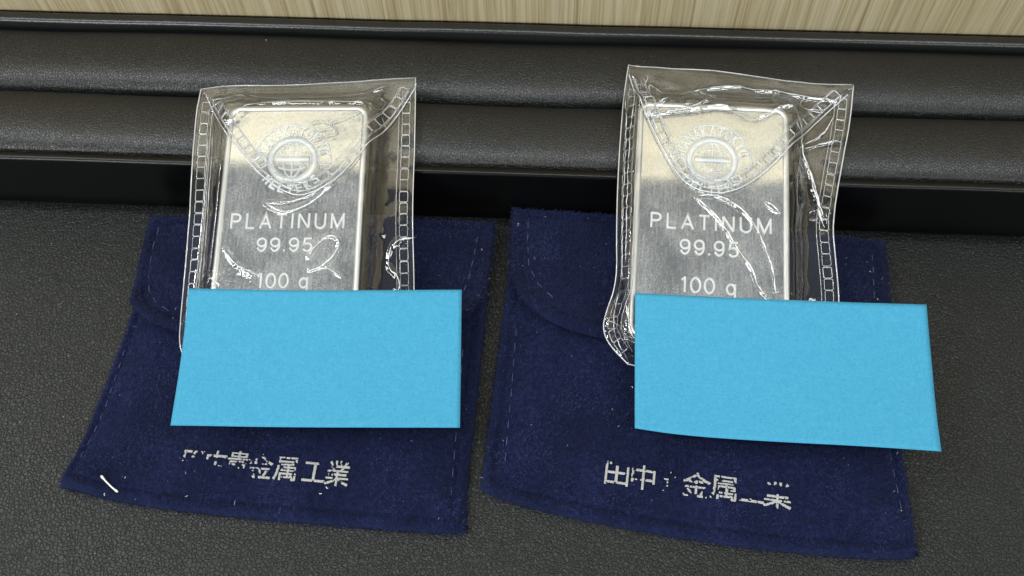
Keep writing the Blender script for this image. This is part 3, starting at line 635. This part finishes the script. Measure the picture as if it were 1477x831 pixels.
slR = make_sleeve(frR, 'crumpled clear plastic sleeve with a puckered top corner and a bulging lower corner',
    dict(top=[(907, 91), (930, 94), (1000, 99), (1060, 103), (1120, 114), (1180, 120), (1232, 121)], bottom=[(906, 524), (960, 536), (1060, 540), (1180, 538), (1212, 530)],
         left=[(906, 524), (880, 500), (869, 474), (874, 450), (890, 408), (889, 330), (892, 240), (897, 170), (901, 130), (907, 91)],
         right=[(1212, 530), (1213, 432), (1207, 370), (1202, 320), (1213, 250), (1228, 170), (1232, 121)]),
    (14.2, -46.5, 0),
    [(909, 96), (925, 150), (950, 205), (978, 255), (1005, 274), (1038, 281), (1075, 270), (1115, 238), (1155, 195), (1195, 155), (1231, 124)],
    [([(932, 166), (960, 141), (1000, 122), (1065, 113), (1090, 121), (1130, 122), (1160, 130), (1212, 134)], .30, .2),
     ([(932, 166), (980, 161), (1015, 150), (1026, 136), (1010, 122)], .30, .2), ([(945, 161), (1000, 160), (1045, 150), (1075, 170), (1095, 172), (1130, 152), (1150, 156), (1161, 180), (1160, 210), (1172, 235), (1178, 265), (1190, 300)], .28, .2),
     ([(962, 130), (950, 118), (936, 110), (940, 128), (952, 142)], .22, .18), ([(1160, 204), (1195, 180), (1210, 156)], .28, .2), ([(1160, 208), (1195, 194), (1212, 192)], .28, .2),
     ([(1124, 122), (1112, 146), (1122, 150)], .22, .18), ([(1165, 130), (1154, 147), (1190, 148)], .22, .18),
     ([(1003, 285), (1040, 320), (1062, 360), (1085, 390), (1092, 415), (1105, 428)], .25, .19), ([(1118, 424), (1115, 390), (1100, 350), (1085, 320), (1060, 295), (1030, 281), (1003, 285)], .25, .19),
     ([(1100, 292), (1110, 303), (1124, 309), (1112, 296), (1100, 292)], .2, .18), ([(1160, 208), (1178, 250), (1194, 305)], .25, .2), ([(945, 120), (955, 118), (960, 105), (948, 102)], .2, .18),
     ([(900, 130), (912, 180), (903, 260), (900, 380), (888, 440)], .3, .35), ([(912, 110), (922, 160), (912, 240), (908, 400), (895, 470)], .3, .3), ([(1145, 240), (1142, 330), (1150, 420)], .2, .5),
     ([(872, 450), (892, 462), (900, 490)], .25, .2), ([(880, 430), (888, 470), (905, 505)], .25, .25), ([(915, 100), (925, 118), (921, 150)], .3, .2)],
    47, (1.6, 1.7), [(1005, 150, 4, .12), (1190, 300, 2.2, .14), (905, 470, 3.0, .14), (912, 120, 2.2, .15), (1140, 165, 2.0, .10)],
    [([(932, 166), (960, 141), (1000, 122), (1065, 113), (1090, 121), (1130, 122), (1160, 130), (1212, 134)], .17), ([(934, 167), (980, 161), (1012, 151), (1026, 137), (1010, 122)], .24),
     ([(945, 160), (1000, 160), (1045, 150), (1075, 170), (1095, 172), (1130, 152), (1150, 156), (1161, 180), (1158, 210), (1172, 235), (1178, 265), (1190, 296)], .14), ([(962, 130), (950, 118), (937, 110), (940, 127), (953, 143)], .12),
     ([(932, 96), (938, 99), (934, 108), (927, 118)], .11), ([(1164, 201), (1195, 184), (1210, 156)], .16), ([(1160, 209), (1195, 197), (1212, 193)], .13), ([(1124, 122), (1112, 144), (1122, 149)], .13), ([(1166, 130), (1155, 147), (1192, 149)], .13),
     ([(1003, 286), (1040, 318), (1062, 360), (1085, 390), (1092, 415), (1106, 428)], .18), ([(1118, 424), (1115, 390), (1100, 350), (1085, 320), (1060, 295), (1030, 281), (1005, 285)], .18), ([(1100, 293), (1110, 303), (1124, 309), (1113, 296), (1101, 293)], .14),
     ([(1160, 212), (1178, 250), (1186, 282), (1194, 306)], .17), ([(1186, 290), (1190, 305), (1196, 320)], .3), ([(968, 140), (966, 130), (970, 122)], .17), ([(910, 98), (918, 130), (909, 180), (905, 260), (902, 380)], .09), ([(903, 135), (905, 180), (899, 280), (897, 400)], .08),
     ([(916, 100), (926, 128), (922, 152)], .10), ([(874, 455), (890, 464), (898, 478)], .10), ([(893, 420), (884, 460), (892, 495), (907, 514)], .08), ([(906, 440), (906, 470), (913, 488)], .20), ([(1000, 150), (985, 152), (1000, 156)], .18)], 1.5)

# ------------------------------------------------------------------ blue sticky notes
def make_note(fr, c, label, dw, seed):
    """c: outline; dw(s, t): height above the sleeve's face plane"""
    nu, nv = 60, 36; w = BAR_T+0.9
    G = coons(fr.uvs(c['bottom'], w), fr.uvs(c['top'], w), fr.uvs(c['left'], w), fr.uvs(c['right'], w), nu, nv)
    s, t = np.meshgrid(np.linspace(0, 1, nu), np.linspace(0, 1, nv))
    Z = w + dw(s, t) + 0.22*vnoise(G[..., 0], G[..., 1]*.7, 14, seed) + 0.03*vnoise(G[..., 0], G[..., 1], 4, seed+1)
    P = fr.world(np.dstack([G, Z])); Q = P - fr.ez*0.11
    V, F = slab(P, Q); return obj('sticky_note', V, F, M_NOTE, None, False, label=label, cat='sticky note', group='blue sticky notes')
make_note(frL, dict(top=[(272, 416), (450, 419), (666, 418)], bottom=[(249, 615), (450, 618), (664, 618)], left=[(249, 615), (262, 520), (272, 416)], right=[(664, 618), (666, 418)]),
          'blank blue sticky note with a straight lower edge, over the pouch with the white thread', lambda s, t: 0.9*(1-t)**2, 5)
make_note(frR, dict(top=[(916, 423), (1100, 432), (1337, 439)], bottom=[(915, 619), (980, 629), (1100, 638), (1250, 646), (1350, 654)], left=[(915, 619), (916, 423)], right=[(1350, 654), (1346, 600), (1343, 520), (1337, 439)]),
          'blank blue sticky note with a curved lower edge, corner overhanging bare leather', lambda s, t: 1.0*(1-t)**2*(1-.3*s)+1.6*s**2*(1-t)**2, 6)

# ------------------------------------------------------------------ loose thread and lint
p = np.array([(*at_z(x, y, 3)[:2],) for x, y in ((147, 687), (152, 694), (160, 702), (169, 709))]); p = resample(p, 12, 2)
z = np.array([zlook(PL, x, y) for x, y in p])+0.55
V, F = tube(np.c_[p, z], np.array([.2, .24]+[.15]*8+[.22, .17]), 6)
obj('white_thread', V, F, M_LINT, None, True, label='short white thread lying on the lower left corner of a navy pouch', cat='thread')
parts = []
def fleck(x, y, z, r, rng):
    a = rng.uniform(0, 6.28); n = 5; t = np.linspace(-1, 1, n)[:, None]
    d = np.array([math.cos(a), math.sin(a), 0.1]); e = np.array([-d[1], d[0], 0.1])
    P = np.array([x, y, z]) + d*t*r + e*(t**2)*r*rng.uniform(-.8, .8); return tube(P, r*0.28, 4)
rg = np.random.default_rng(5)
for x, y in ((147, 711), (462, 712), (266, 713), (471, 704)): q = at_z(x, y, 2.9); parts.append(fleck(q[0], q[1], zlook(PL, q[0], q[1])+.35, .22, rg))
for _ in range(26):
    k = rg.integers(0, 4); P = (PL, QL, PR, QR)[k]; q = P[rg.integers(3, P.shape[0]-3), rg.integers(3, P.shape[1]-3)]
    parts.append(fleck(q[0], q[1], q[2]+.3, rg.uniform(.08, .2), rg))
for _ in range(30): q = at_z(rg.uniform(0, 1477), rg.uniform(330, 831), 0); parts.append(fleck(q[0], q[1], .12, rg.uniform(.06, .12), rg))
for x, y in ((311, 60), (330, 59), (331, 67), (384, 58)): q = at_z(x, y, 16.5); parts.append(fleck(q[0], q[1], 16.6, .13, rg))
V, F = join(parts); obj('lint', V, F, M_LINT, None, True, kind='stuff', label='tiny pale lint flecks scattered over felt and leather', cat='lint')
